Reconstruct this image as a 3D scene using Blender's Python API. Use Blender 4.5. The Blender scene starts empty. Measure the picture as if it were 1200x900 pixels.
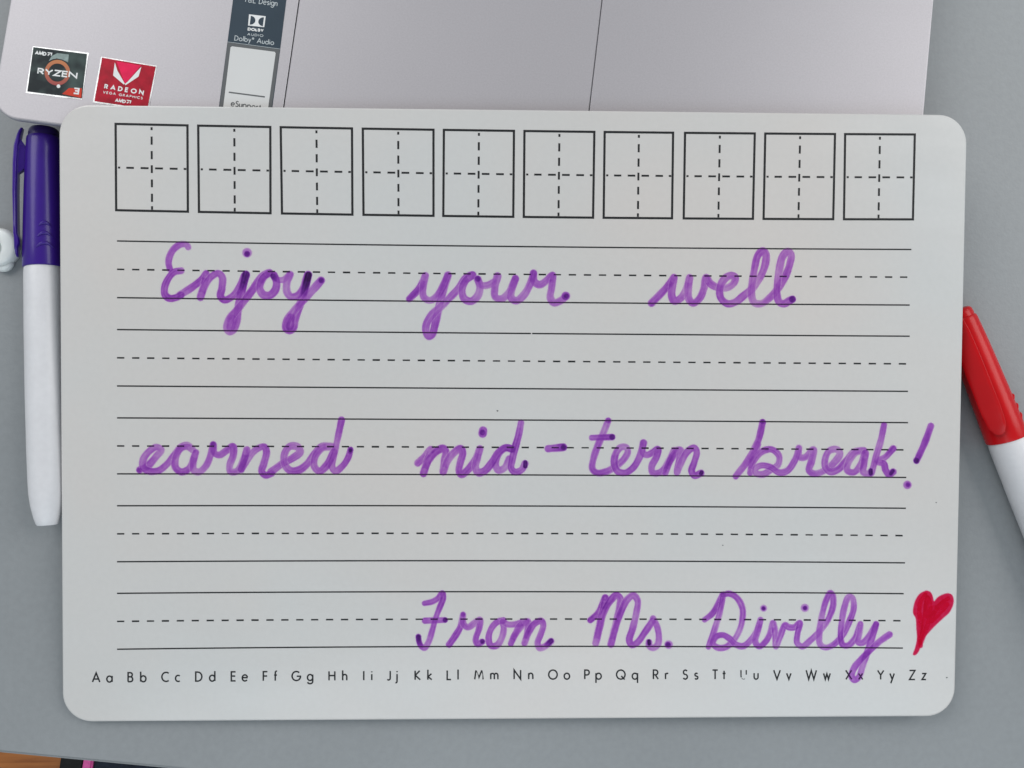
import bpy, bmesh, math
import numpy as np
from mathutils import Vector, Matrix

# ------------------------------------------------------------------ camera, world, lamps, exposure
scene = bpy.context.scene
F = 940.0                                   # focal length in pixels of a 1200 px wide frame
CAM = np.array([0.14527659673966906, 0.0999269220118753, 0.2946024468725884])
CR = np.array([[0.9992819075139588, -0.006148984861133172, -0.03738795662297433],
               [0.003705722825999371, 0.9978737953167799, -0.06507039448491182],
               [0.03770857904510222, 0.06488511851929324, 0.9971800160759021]])
BR = np.array([[0.9999102648998086, -0.001200917035504938, -0.013342411561191196],
               [0.0, 0.9959737724222266, -0.08964510386540274],
               [0.013396348308191093, 0.08963705955302573, 0.9958843986159703]])
BO = np.array([0.0, 0.0, 0.00248971])
cd = bpy.data.cameras.new('camera'); cam = bpy.data.objects.new('camera', cd)
scene.collection.objects.link(cam)
cd.sensor_width = 36; cd.lens = F / 1200 * 36; cd.clip_start = 0.01; cd.clip_end = 20
cam.matrix_world = Matrix(((*CR[0], CAM[0]), (*CR[1], CAM[1]), (*CR[2], CAM[2]), (0, 0, 0, 1)))
scene.camera = cam

world = bpy.data.worlds.new('World'); scene.world = world; world.use_nodes = True
# a room seen from the table: dim warm ceiling overhead, cooler daylight lower down all round
wnt = world.node_tree; wb = wnt.nodes['Background']; wb.inputs[1].default_value = 0.40
wt = wnt.nodes.new('ShaderNodeTexCoord'); ws = wnt.nodes.new('ShaderNodeSeparateXYZ'); wr = wnt.nodes.new('ShaderNodeValToRGB')
wnt.links.new(wt.outputs['Generated'], ws.inputs[0]); wnt.links.new(ws.outputs['Z'], wr.inputs[0]); wnt.links.new(wr.outputs[0], wb.inputs[0])
we = wr.color_ramp.elements; we[0].position = 0.70; we[0].color = (0.82, 0.93, 1.0, 1); we[1].position = 1.0; we[1].color = (0.52, 0.43, 0.38, 1)

def area(name, loc, target, sx, sy, power, col):
    l = bpy.data.lights.new(name, 'AREA'); l.shape = 'RECTANGLE'; l.size = sx; l.size_y = sy
    l.energy = power; l.color = col
    o = bpy.data.objects.new(name, l); scene.collection.objects.link(o)
    o.location = loc
    o.rotation_euler = (Vector(target) - Vector(loc)).to_track_quat('-Z', 'Y').to_euler()
    return o
area('window_light_left', (-1.25, 1.45, 1.6), (0.15, 0.1, 0), 1.7, 1.4, 24, (1.0, 0.985, 0.965))
area('window_light_right', (1.55, 0.75, 1.25), (0.2, 0.1, 0), 1.3, 1.1, 15, (1.0, 0.98, 0.955))
area('added_cool_light_front', (0.35, -1.35, 1.75), (0.16, 0.1, 0), 2.6, 1.1, 15, (0.74, 0.90, 1.0))  # added lamp, no window known here; cools the sheen of the lower board
scene.view_settings.view_transform = 'Standard'; scene.view_settings.look = 'None'
scene.view_settings.exposure = 0; scene.view_settings.gamma = 1
scene.view_settings.use_curve_mapping = False

# ------------------------------------------------------------------ helpers
COL = scene.collection
rng = np.random.default_rng(4)

def ray(p):
    return CR @ np.array([(p[0] - 600) / F, -(p[1] - 450) / F, -1.0])

def up(p, z):                                # point of the picture -> point at height z
    d = ray(p); return CAM + d * (z - CAM[2]) / d[2]

def onb(p):                                  # point of the picture -> board coordinates
    d = ray(p); n = BR[:, 2]
    w = CAM + d * (n @ (BO - CAM)) / (n @ d)
    return (BR.T @ (w - BO))[:2]

def onb_many(P):
    P = np.asarray(P, float)
    D = np.stack([(P[:, 0] - 600) / F, -(P[:, 1] - 450) / F, -np.ones(len(P))], 1) @ CR.T
    n = BR[:, 2]; k = (n @ (BO - CAM)) / (D @ n)
    return ((CAM + D * k[:, None] - BO) @ BR)[:, :2]

def link(name, me, mat=None, parent=None, label=None):
    o = bpy.data.objects.new(name, me); COL.objects.link(o)
    if mat is not None: me.materials.append(mat)
    if parent is not None: o.parent = parent
    if label: o['label'] = label
    return o

def thing(name, label, cat, M=None, group=None):
    o = bpy.data.objects.new(name, None); COL.objects.link(o); o.empty_display_size = 0.02
    if M is not None: o.matrix_world = M
    o['label'] = label; o['category'] = cat
    if group: o['group'] = group
    return o

def mesh(verts, faces, name='m', smooth=False):
    me = bpy.data.meshes.new(name); me.from_pydata([tuple(map(float, v)) for v in verts], [], faces)
    me.update()
    if smooth: me.polygons.foreach_set('use_smooth', [True] * len(me.polygons))
    return me

def bm_mesh(bm, name='m', smooth=False):
    bmesh.ops.recalc_face_normals(bm, faces=bm.faces)
    me = bpy.data.meshes.new(name); bm.to_mesh(me); bm.free()
    if smooth: me.polygons.foreach_set('use_smooth', [True] * len(me.polygons))
    return me

def N(mat, t, **kw):
    n = mat.node_tree.nodes.new(t)
    for k, v in kw.items(): setattr(n, k, v)
    return n

def principled(name, col, rough=0.5, metal=0.0, coat=0.0, coat_rough=0.1, spec=0.5, var=0.0, vscale=40,
               bump=0.0, bscale=800, rvar=0.0, sss=0.0, trans=0.0, fine=0.0, fscale=900, stretch=(1, 1, 1)):
    m = bpy.data.materials.new(name); m.use_nodes = True
    b = m.node_tree.nodes['Principled BSDF']; L = m.node_tree.links
    b.inputs['Base Color'].default_value = (*col, 1); b.inputs['Roughness'].default_value = rough
    b.inputs['Metallic'].default_value = metal; b.inputs['Coat Weight'].default_value = coat
    b.inputs['Coat Roughness'].default_value = coat_rough; b.inputs['Specular IOR Level'].default_value = spec
    if sss:
        b.inputs['Subsurface Weight'].default_value = sss; b.inputs['Subsurface Scale'].default_value = 0.003
        b.inputs['Subsurface Radius'].default_value = (1, 1, 1)
    if trans: b.inputs['Transmission Weight'].default_value = trans
    tc = N(m, 'ShaderNodeTexCoord'); mp = N(m, 'ShaderNodeMapping'); L.new(tc.outputs['Object'], mp.inputs[0])
    mp.inputs['Scale'].default_value = stretch
    if var or fine:
        cur = None
        for amt, sc in ((var, vscale), (fine, fscale)):
            if not amt: continue
            nz = N(m, 'ShaderNodeTexNoise'); nz.inputs['Scale'].default_value = sc; nz.inputs['Detail'].default_value = 4
            L.new(mp.outputs[0], nz.inputs['Vector'])
            mr = N(m, 'ShaderNodeMapRange'); mr.inputs[1].default_value = 0.3; mr.inputs[2].default_value = 0.7
            mr.inputs[3].default_value = 1 - amt; mr.inputs[4].default_value = 1 + amt
            L.new(nz.outputs[0], mr.inputs[0])
            vm = N(m, 'ShaderNodeVectorMath', operation='SCALE')
            if cur is None: vm.inputs[0].default_value = col
            else: L.new(cur, vm.inputs[0])
            L.new(mr.outputs[0], vm.inputs['Scale']); cur = vm.outputs[0]
        L.new(cur, b.inputs['Base Color'])
    if rvar:
        nz = N(m, 'ShaderNodeTexNoise'); nz.inputs['Scale'].default_value = vscale * 2
        L.new(mp.outputs[0], nz.inputs['Vector'])
        mr = N(m, 'ShaderNodeMapRange'); mr.inputs[3].default_value = rough - rvar; mr.inputs[4].default_value = rough + rvar
        L.new(nz.outputs[0], mr.inputs[0]); L.new(mr.outputs[0], b.inputs['Roughness'])
    if bump:
        nz = N(m, 'ShaderNodeTexNoise'); nz.inputs['Scale'].default_value = bscale; nz.inputs['Detail'].default_value = 3
        L.new(mp.outputs[0], nz.inputs['Vector'])
        bp = N(m, 'ShaderNodeBump'); bp.inputs['Strength'].default_value = bump; bp.inputs['Distance'].default_value = 0.0005
        L.new(nz.outputs[0], bp.inputs['Height']); L.new(bp.outputs[0], b.inputs['Normal'])
    return m

def blotch(m):                                # faint pink and green clouds standing in for reflections, plus wiping streaks in the gloss
    L = m.node_tree.links; b = m.node_tree.nodes['Principled BSDF']; src = b.inputs['Base Color'].links[0].from_socket
    tc = N(m, 'ShaderNodeTexCoord'); nz = N(m, 'ShaderNodeTexNoise'); nz.inputs['Scale'].default_value = 9; nz.inputs['Detail'].default_value = 3
    L.new(tc.outputs['Object'], nz.inputs['Vector'])
    cr = N(m, 'ShaderNodeValToRGB'); L.new(nz.outputs[0], cr.inputs[0]); e = cr.color_ramp.elements
    e[0].position = 0.35; e[0].color = (0.955, 0.985, 0.995, 1); e[1].position = 0.68; e[1].color = (1.0, 0.968, 0.95, 1)
    mx = N(m, 'ShaderNodeMix', data_type='RGBA', blend_type='MULTIPLY'); mx.inputs[0].default_value = 1
    mp = N(m, 'ShaderNodeMapping'); mp.inputs['Scale'].default_value = (2.2, 9, 1); mp.inputs['Rotation'].default_value = (0, 0, .5)
    n2 = N(m, 'ShaderNodeTexNoise'); n2.inputs['Scale'].default_value = 10; n2.inputs['Detail'].default_value = 5
    L.new(tc.outputs['Object'], mp.inputs[0]); L.new(mp.outputs[0], n2.inputs['Vector'])
    m2 = N(m, 'ShaderNodeMapRange'); m2.inputs[1].default_value = .3; m2.inputs[2].default_value = .7; m2.inputs[3].default_value = .07; m2.inputs[4].default_value = .26
    L.new(n2.outputs[0], m2.inputs[0]); L.new(m2.outputs[0], b.inputs['Coat Roughness'])
    L.new(src, mx.inputs[6]); L.new(cr.outputs[0], mx.inputs[7]); L.new(mx.outputs[2], b.inputs['Base Color'])

M_board = principled('board_laminate', (0.660, 0.638, 0.622), rough=0.42, coat=0.9, coat_rough=0.14, var=0.012, vscale=14,
                     fine=0.012, fscale=500, bump=0.04, bscale=500)
blotch(M_board)
M_edge = principled('board_edge', (0.42, 0.42, 0.41), rough=0.6, var=0.05)
M_print = principled('black_print', (0.016, 0.017, 0.019), rough=0.5, spec=0.3, var=0.1, vscale=300)
M_desk = principled('grey_desk', (0.285, 0.300, 0.312), rough=0.40, var=0.05, vscale=11, fine=0.035, fscale=420, bump=0.12, bscale=900, rvar=0.05)
M_laptop = principled('silver_laptop_plastic', (0.485, 0.464, 0.490), rough=0.44, metal=0.40, var=0.01, vscale=20, fine=0.045, fscale=1700,
                      bump=0.05, bscale=2500)
M_gap = principled('dark_gap', (0.03, 0.03, 0.033), rough=0.6, var=0.1)
M_purple = principled('purple_plastic', (0.042, 0.012, 0.235), rough=0.28, spec=0.35, var=0.06, vscale=120, coat=0.1, coat_rough=0.08, bump=0.03, bscale=600)
M_purple_d = principled('dark_purple_plastic', (0.022, 0.008, 0.10), rough=0.35, var=0.06, vscale=120)
M_red = principled('red_plastic', (0.60, 0.006, 0.010), rough=0.26, spec=0.28, var=0.05, vscale=120, coat=0.0, coat_rough=0.08, bump=0.03, bscale=600)
M_barrel = principled('white_barrel', (0.74, 0.73, 0.75), rough=0.36, var=0.03, vscale=60, fine=0.02, fscale=500, rvar=0.08, sss=0.15, bump=0.05, bscale=500)
M_milky = principled('milky_plastic', (0.84, 0.87, 0.85), rough=0.3, sss=0.5, coat=0.3, var=0.03, vscale=150)
M_milky_in = principled('milky_green_plastic', (0.74, 0.79, 0.72), rough=0.35, sss=0.3, var=0.04, vscale=150)
M_foil = principled('silver_foil', (0.50, 0.51, 0.52), rough=0.25, metal=0.9, var=0.3, vscale=160, bump=0.15, bscale=220)
M_white = principled('white_print', (0.80, 0.80, 0.80), rough=0.45, var=0.02)
M_grey_pr = principled('pale_grey_print', (0.50, 0.54, 0.56), rough=0.45, var=0.05)
M_strip = principled('dark_slate_print', (0.042, 0.062, 0.083), rough=0.4, spec=0.15, var=0.08, vscale=60)
M_frame = principled('grey_frame_print', (0.13, 0.135, 0.14), rough=0.4, spec=0.15, var=0.05)
M_panel = principled('off_white_print', (0.66, 0.655, 0.65), rough=0.45, var=0.02)
M_orange = principled('orange_corner_print', (0.60, 0.045, 0.02), rough=0.35, spec=0.15, var=0.1, vscale=500)
M_crimson = principled('crimson_print', (0.42, 0.006, 0.025), rough=0.3, spec=0.15, var=0.22, vscale=300)
M_hotred = principled('bright_rose_print', (0.80, 0.008, 0.085), rough=0.3, spec=0.15, var=0.1, vscale=400)
M_navy = principled('navy_fabric', (0.010, 0.017, 0.032), rough=0.9, var=0.3, vscale=150, bump=0.5, bscale=900)
M_blackf = principled('black_fabric', (0.010, 0.010, 0.010), rough=0.9, var=0.3, vscale=150)
M_pink = principled('pink_fabric', (0.80, 0.13, 0.42), rough=0.85, var=0.1, vscale=200)

def ryzen_material():                         # dark teal print with a paler green-grey swirl
    m = bpy.data.materials.new('dark_teal_print'); m.use_nodes = True; L = m.node_tree.links
    b = m.node_tree.nodes['Principled BSDF']; b.inputs['Roughness'].default_value = 0.3; b.inputs['Specular IOR Level'].default_value = 0.15
    tc = N(m, 'ShaderNodeTexCoord'); nz = N(m, 'ShaderNodeTexNoise'); nz.inputs['Scale'].default_value = 130
    nz.inputs['Detail'].default_value = 2; L.new(tc.outputs['Object'], nz.inputs['Vector'])
    cr = N(m, 'ShaderNodeValToRGB'); L.new(nz.outputs[0], cr.inputs[0])
    e = cr.color_ramp.elements; e[0].position = 0.42; e[0].color = (0.008, 0.015, 0.019, 1)
    e[1].position = 0.68; e[1].color = (0.055, 0.085, 0.08, 1)
    L.new(cr.outputs[0], b.inputs['Base Color']); return m
M_teal = ryzen_material()

def wood_material():
    m = bpy.data.materials.new('orange_wood'); m.use_nodes = True; L = m.node_tree.links
    b = m.node_tree.nodes['Principled BSDF']; b.inputs['Roughness'].default_value = 0.4
    tc = N(m, 'ShaderNodeTexCoord'); mp = N(m, 'ShaderNodeMapping'); mp.inputs['Scale'].default_value = (3, 40, 1)
    nz = N(m, 'ShaderNodeTexNoise'); nz.inputs['Scale'].default_value = 3; nz.inputs['Detail'].default_value = 6
    L.new(tc.outputs['Object'], mp.inputs[0]); L.new(mp.outputs[0], nz.inputs['Vector'])
    cr = N(m, 'ShaderNodeValToRGB'); L.new(nz.outputs[0], cr.inputs[0])
    e = cr.color_ramp.elements; e[0].position = 0.3; e[0].color = (0.30, 0.095, 0.022, 1)
    e[1].position = 0.7; e[1].color = (0.62, 0.23, 0.06, 1)
    L.new(cr.outputs[0], b.inputs['Base Color']); return m
M_wood = wood_material()

def ink_material():                           # dye film: tints what lies under it, thicker where strokes overlap
    m = bpy.data.materials.new('marker_ink'); m.use_nodes = True; nt = m.node_tree; L = nt.links
    nt.nodes.remove(nt.nodes['Principled BSDF']); out = nt.nodes['Material Output']
    at = N(m, 'ShaderNodeAttribute', attribute_name='ink'); a2 = N(m, 'ShaderNodeAttribute', attribute_name='body')
    tr = N(m, 'ShaderNodeBsdfTransparent'); L.new(at.outputs['Color'], tr.inputs[0])
    df = N(m, 'ShaderNodeBsdfDiffuse'); L.new(a2.outputs['Color'], df.inputs[0])
    mx = N(m, 'ShaderNodeMixShader'); L.new(a2.outputs['Alpha'], mx.inputs[0])
    L.new(tr.outputs[0], mx.inputs[1]); L.new(df.outputs[0], mx.inputs[2]); L.new(mx.outputs[0], out.inputs[0])
    return m
M_ink = ink_material()

# ------------------------------------------------------------------ ribbons and a small stroke alphabet
def ribbon(pts, w, z, V, Fc, closed=False):
    """mitred strip of width w along pts (2-D), appended to V, Fc at height z"""
    P = np.array(pts, float)
    keep = [0] + [i for i in range(1, len(P)) if np.linalg.norm(P[i] - P[i - 1]) > 1e-7]
    P = P[keep]
    if closed and np.linalg.norm(P[0] - P[-1]) < 1e-7: P = P[:-1]
    n = len(P)
    if n < 2: return
    base = len(V)
    for i in range(n):
        a = P[i] - P[i - 1] if (i > 0 or closed) else P[1] - P[0]
        b = P[(i + 1) % n] - P[i] if (i < n - 1 or closed) else P[-1] - P[-2]
        a = a / np.linalg.norm(a); b = b / np.linalg.norm(b)
        na = np.array([-a[1], a[0]]); nb = np.array([-b[1], b[0]])
        m = na + nb; q = m @ m
        m = na if q < 0.3 else m * (2 / q)
        V.append((*(P[i] + m * w / 2), z)); V.append((*(P[i] - m * w / 2), z))
    for i in range(n if closed else n - 1):
        j = (i + 1) % n
        Fc.append((base + 2 * i, base + 2 * i + 1, base + 2 * j + 1, base + 2 * j))

def A(cx, cy, rx, ry, a0, a1, n=12):
    t = np.radians(np.linspace(a0, a1, n)); return [(cx + rx * math.cos(q), cy + ry * math.sin(q)) for q in t]
# glyph: (advance width, [polylines]); cap height = 1, x-height = 0.66
G = {
 'A': (.86, [[(0, 0), (.43, 1), (.86, 0)], [(.17, .33), (.69, .33)]]),
 'B': (.55, [[(0, 0), (0, 1), (.25, 1)] + A(.25, .77, .24, .23, 90, -90) + [(0, .54)], [(.25, .54)] + A(.27, .27, .27, .27, 90, -90) + [(0, 0)]]),
 'C': (.80, [A(.5, .5, .5, .5, 52, 308, 20)]),
 'D': (.72, [[(0, 0), (0, 1), (.22, 1)] + A(.22, .5, .5, .5, 90, -90, 16) + [(0, 0)]]),
 'E': (.50, [[(.5, 1), (0, 1), (0, 0), (.5, 0)], [(0, .53), (.46, .53)]]),
 'F': (.48, [[(.48, 1), (0, 1), (0, 0)], [(0, .52), (.44, .52)]]),
 'G': (.94, [A(.5, .5, .5, .5, 48, 352, 22) + [(.98, .48), (.55, .48)]]),
 'H': (.68, [[(0, 0), (0, 1)], [(.68, 0), (.68, 1)], [(0, .53), (.68, .53)]]),
 'I': (.02, [[(0, 0), (0, 1)]]),
 'J': (.40, [[(.38, 1), (.38, .22)] + A(.19, .2, .19, .2, 0, -140)]),
 'K': (.60, [[(0, 0), (0, 1)], [(.54, 1), (.02, .5), (.6, 0)]]),
 'L': (.45, [[(0, 1), (0, 0), (.45, 0)]]),
 'M': (.98, [[(0, 0), (.14, 1), (.49, .2), (.84, 1), (.98, 0)]]),
 'N': (.76, [[(0, 0), (0, 1), (.76, 0), (.76, 1)]]),
 'O': (1.0, [A(.5, .5, .5, .5, 0, 360, 26)]),
 'P': (.52, [[(0, 0), (0, 1), (.25, 1)] + A(.25, .73, .27, .27, 90, -90) + [(0, .46)]]),
 'Q': (1.0, [A(.5, .5, .5, .5, 0, 360, 26), [(.55, .35), (.95, -.05)]]),
 'R': (.56, [[(0, 0), (0, 1), (.25, 1)] + A(.25, .74, .26, .26, 90, -90) + [(0, .48)], [(.22, .48), (.56, 0)]]),
 'S': (.50, [A(.26, .76, .22, .24, 30, 270, 12) + A(.25, .26, .25, .26, 90, -150, 14)]),
 'T': (.62, [[(0, 1), (.62, 1)], [(.31, 0), (.31, 1)]]),
 'U': (.62, [[(0, 1), (0, .3)] + A(.31, .31, .31, .31, 180, 360, 14) + [(.62, 1)]]),
 'V': (.76, [[(0, 1), (.38, 0), (.76, 1)]]),
 'W': (1.2, [[(0, 1), (.3, 0), (.6, .95), (.9, 0), (1.2, 1)]]),
 'X': (.70, [[(0, 1), (.7, 0)], [(.68, 1), (.02, 0)]]),
 'Y': (.70, [[(0, 1), (.35, .47), (.35, 0)], [(.7, 1), (.35, .47)]]),
 'Z': (.64, [[(0, 1), (.64, 1), (0, 0), (.64, 0)]]),
 'a': (.62, [A(.31, .31, .31, .33, 0, 360, 18), [(.62, .66), (.62, 0)]]),
 'b': (.62, [[(0, 1.1), (0, 0)], A(.31, .31, .31, .33, 0, 360, 18)]),
 'c': (.50, [A(.32, .32, .32, .34, 55, 305, 14)]),
 'd': (.62, [A(.31, .31, .31, .33, 0, 360, 18), [(.62, 1.1), (.62, 0)]]),
 'e': (.62, [[(.02, .35), (.62, .35)] + A(.31, .32, .31, .34, 5, 320, 16)]),
 'f': (.34, [A(.27, .88, .14, .17, 60, 180, 6) + [(.13, 0)], [(0, .62), (.32, .62)]]),
 'g': (.62, [A(.31, .33, .31, .33, 0, 360, 18), [(.62, .66), (.62, -.1)] + A(.31, -.1, .31, .26, 0, -160, 10)]),
 'h': (.48, [[(0, 0), (0, 1.1)], [(0, .38)] + A(.24, .4, .24, .25, 160, 0, 10) + [(.48, 0)]]),
 'i': (.04, [[(.02, 0), (.02, .66)], [(.02, .86), (.02, .97)]]),
 'j': (.20, [[(.18, .66), (.18, -.15)] + A(.04, -.17, .14, .14, 0, -110, 6), [(.18, .86), (.18, .97)]]),
 'k': (.46, [[(0, 0), (0, 1.1)], [(.42, .66), (.02, .33), (.46, 0)]]),
 'l': (.04, [[(.02, 0), (.02, 1.1)]]),
 'm': (.84, [[(0, 0), (0, .66)], [(0, .4)] + A(.21, .42, .21, .23, 160, 0, 9) + [(.42, 0)], [(.42, .4)] + A(.63, .42, .21, .23, 160, 0, 9) + [(.84, 0)]]),
 'n': (.48, [[(0, 0), (0, .66)], [(0, .38)] + A(.24, .4, .24, .25, 160, 0, 10) + [(.48, 0)]]),
 'o': (.64, [A(.32, .32, .32, .33, 0, 360, 18)]),
 'p': (.62, [[(0, .66), (0, -.42)], A(.31, .32, .31, .33, 0, 360, 18)]),
 'q': (.62, [A(.31, .32, .31, .33, 0, 360, 18), [(.62, .66), (.62, -.42)]]),
 'r': (.28, [[(0, 0), (0, .66)], [(0, .4)] + A(.19, .44, .19, .2, 150, 50, 6)]),
 's': (.38, [A(.19, .49, .16, .16, 30, 270, 9) + A(.19, .165, .18, .165, 90, -150, 10)]),
 't': (.34, [[(.17, .92), (.17, 0)], [(0, .62), (.34, .62)]]),
 'u': (.46, [[(0, .66), (0, .24)] + A(.23, .24, .23, .24, 180, 360, 10) + [(.46, .66)]]),
 'v': (.50, [[(0, .66), (.25, 0), (.5, .66)]]),
 'w': (.78, [[(0, .66), (.2, 0), (.39, .6), (.58, 0), (.78, .66)]]),
 'x': (.50, [[(0, .66), (.5, 0)], [(.48, .66), (.02, 0)]]),
 'y': (.50, [[(0, .66), (.25, .05)], [(.5, .66), (.1, -.42)]]),
 'z': (.46, [[(0, .66), (.44, .66), (0, 0), (.46, 0)]]),
 '3': (.60, [[(0, 1), (.55, 1), (.55, .52), (.12, .52)], [(.55, .52), (.55, 0), (0, 0)]]),
 '&': (.66, [[(.66, .02), (.16, .68)] + A(.29, .8, .16, .18, 200, -20, 8) + [(.1, .42)] + A(.24, .24, .24, .24, 150, 330, 10) + [(.64, .45)]]),
 'r_in_circle': (.36, [A(.18, .82, .17, .17, 0, 360, 14), [(.12, .74), (.12, .9), (.22, .9), (.22, .82), (.12, .82)]]),
 ' ': (.30, []),
}

def glyph_geo(ch, org, ex, ey, w, z, V, Fc, squash=1.0):
    for k, pl in enumerate(G[ch][1]):
        P = [org + ex * x * squash + ey * y for x, y in pl]
        closed = len(pl) > 12 and abs(pl[0][0] - pl[-1][0]) < 1e-6 and abs(pl[0][1] - pl[-1][1]) < 1e-6
        ribbon(P, w, z + k * 3e-6, V, Fc, closed)

def text_geo(txt, p0, p1, cap, w, z, V, Fc, gap=.22, up_dir=None):
    """lay txt from p0 to p1 (2-D points on a plane); cap = cap height"""
    chars = [('r_in_circle' if c == '®' else c) for c in txt]
    p0, p1 = np.array(p0[:2], float), np.array(p1[:2], float)
    adv = [G[c][0] for c in chars]; tot = sum(adv) + gap * (len(chars) - 1)
    L = np.linalg.norm(p1 - p0); ex = (p1 - p0) / L
    ey = np.array([-ex[1], ex[0]]) if up_dir is None else up_dir
    s = L / tot; x = 0
    for c, a in zip(chars, adv):
        glyph_geo(c, p0 + ex * x * s, ex * s, ey * cap, w, z, V, Fc); x += a + gap

# ------------------------------------------------------------------ desk, floor
def prism(poly, z0, z1):
    n = len(poly); V = [(*p[:2], z0) for p in poly] + [(*p[:2], z1) for p in poly]
    Fc = [tuple(range(n - 1, -1, -1)), tuple(range(n, 2 * n))] + [(i, (i + 1) % n, n + (i + 1) % n, n + i) for i in range(n)]
    return V, Fc
e0, e1 = up((0, 883.2), 0)[:2], up((178, 900), 0)[:2]
ed = (e1 - e0) / np.linalg.norm(e1 - e0); en = np.array([-ed[1], ed[0]])
dA, dB = e0 - ed * 0.45, e0 + ed * 1.05
bm = bmesh.new()
V, Fc = prism([dA, dB, dB + en * 0.75, dA + en * 0.75], -0.028, 0.0)
vs = [bm.verts.new(v) for v in V]
for f_ in Fc: bm.faces.new([vs[i] for i in f_])
bmesh.ops.bevel(bm, geom=list(bm.edges), offset=0.0012, segments=2, affect='EDGES')
o = link('desk', bm_mesh(bm), M_desk); o['kind'] = 'structure'
FZ = -0.74
o = link('floor', mesh([(-4, -4, FZ), (4, -4, FZ), (4, 4, FZ), (-4, 4, FZ)], [(0, 1, 2, 3)]), M_wood); o['kind'] = 'structure'

# dark textile with a pink stripe lying on the floor below the desk edge
zt = FZ + 0.014
def q(p): return up(p, zt)[:2]
kL0, kL1 = q((70, 880)), q((66, 905)); u_ = (kL1 - kL0) / np.linalg.norm(kL1 - kL0)
def edge(xpix): c = q((xpix, 890)); return [c - u_ * 0.45, c + u_ * 0.35]
def band(x0, x1, z1, mat, name, parent=None, label=None):
    a, b = edge(x0), edge(x1)
    bm = bmesh.new(); V, Fc = prism([a[1], b[1], b[0], a[0]], FZ, z1)
    vs = [bm.verts.new(v) for v in V]
    for f_ in Fc: bm.faces.new([vs[i] for i in f_])
    bmesh.ops.bevel(bm, geom=list(bm.edges), offset=0.002, segments=2, affect='EDGES')
    return link(name, bm_mesh(bm), mat, parent, label)
cloth = thing('dark_cloth', 'dark navy cloth with a pink stripe lying below the desk edge', 'mat')
band(109, 420, zt - 0.003, M_navy, 'field', cloth); band(69, 97, zt - 0.003, M_blackf, 'border', cloth, 'black border')
band(97.3, 108.7, zt, M_pink, 'stripe', cloth, 'pink stripe')

# ------------------------------------------------------------------ laptop
LZ = 0.0183
la = math.radians(-6.7); lx = np.array([math.cos(la), math.sin(la)]); ly = np.array([-lx[1], lx[0]])
pf = up((70, 146.6), LZ)[:2]; pl = up((7, 29), LZ)[:2]; pr = up((1088.9, 66), LZ)[:2]
u0 = (pl - pf) @ lx; u1 = (pr - pf) @ lx
LO = pf + lx * u0; LW = u1 - u0; LD = 0.225
LM = Matrix(((lx[0], ly[0], 0, LO[0]), (lx[1], ly[1], 0, LO[1]), (0, 0, 1, 0), (0, 0, 0, 1)))
laptop = thing('laptop', 'silver grey laptop with three stickers on its palm rest, partly under the whiteboard', 'laptop', LM)
def lp(px, dz=0.0):                           # picture point -> laptop deck coordinates
    w = up(px, LZ + dz)[:2] - LO; return np.array([w @ lx, w @ ly])
def rrect(x0, y0, x1, y1, r, n=8):
    out = []
    for cx, cy, a in ((x1 - r, y0 + r, -90), (x1 - r, y1 - r, 0), (x0 + r, y1 - r, 90), (x0 + r, y0 + r, 180)):
        for k in range(n + 1):
            t = math.radians(a + 90 * k / n); out.append((cx + r * math.cos(t), cy + r * math.sin(t)))
    return out
tl = (lp((341.4, 62))[0]); tr_ = lp((698, 65))[0]; tv0, tv1 = 0.009, 0.078
bm = bmesh.new()
def loop(pts, z):
    return [bm.verts.new((*p, z)) for p in pts]
def bridge(a, b):
    n = len(a)
    for i in range(n): bm.faces.new((a[i], a[(i + 1) % n], b[(i + 1) % n], b[i]))
rc = 0.009
outer = []
for ins, z in ((0.0007, LZ), (0.0003, LZ - 0.0001), (0.0, LZ - 0.0006), (0.0, LZ - 0.0019), (0.0009, LZ - 0.0024), (0.0009, LZ - 0.0029), (0.012, 0.0012), (0.014, 0.0)):
    outer.append(loop(rrect(ins, ins, LW - ins, LD - ins, rc - min(ins, 0.004)), z))
for a, b in zip(outer, outer[1:]): bridge(a, b)
bm.faces.new(outer[-1])
hole = [loop(rrect(tl - g, tv0 - g, tr_ + g, tv1 + g, 0.0015, 4), z) for g, z in ((0.00030, LZ), (0.00016, LZ - 0.00012), (0.00014, LZ - 0.0010))]
for a, b in zip(hole, hole[1:]): bridge(a, b)
bm.faces.new(hole[-1])
ee = []
for lp_ in (outer[0], hole[0]):
    for i in range(len(lp_)):
        ee.append(bm.edges.get((lp_[i], lp_[(i + 1) % len(lp_)])))
bmesh.ops.triangle_fill(bm, use_beauty=True, edges=ee)
me = bm_mesh(bm); me.materials.append(M_laptop); me.materials.append(M_gap)
for p in me.polygons:
    if abs(p.normal.z) < .3 and p.center.z > LZ - .0009 and .001 < p.center.x < LW - .001 and p.center.y < LD - .01 and p.center.y > .001: p.material_index = 1
link('base', me, None, laptop)
bm = bmesh.new()
tp = [loop(rrect(tl + g, tv0 + g, tr_ - g, tv1 - g, 0.0014, 4), z) for g, z in ((0.00012, LZ - 0.0009), (0.00012, LZ - 0.00030), (0.00034, LZ - 0.00008))]
for a, b in zip(tp, tp[1:]): bridge(a, b)
bm.faces.new(tp[-1])
link('touchpad', bm_mesh(bm), M_laptop, laptop, 'smooth silver touchpad mostly under the whiteboard')

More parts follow.
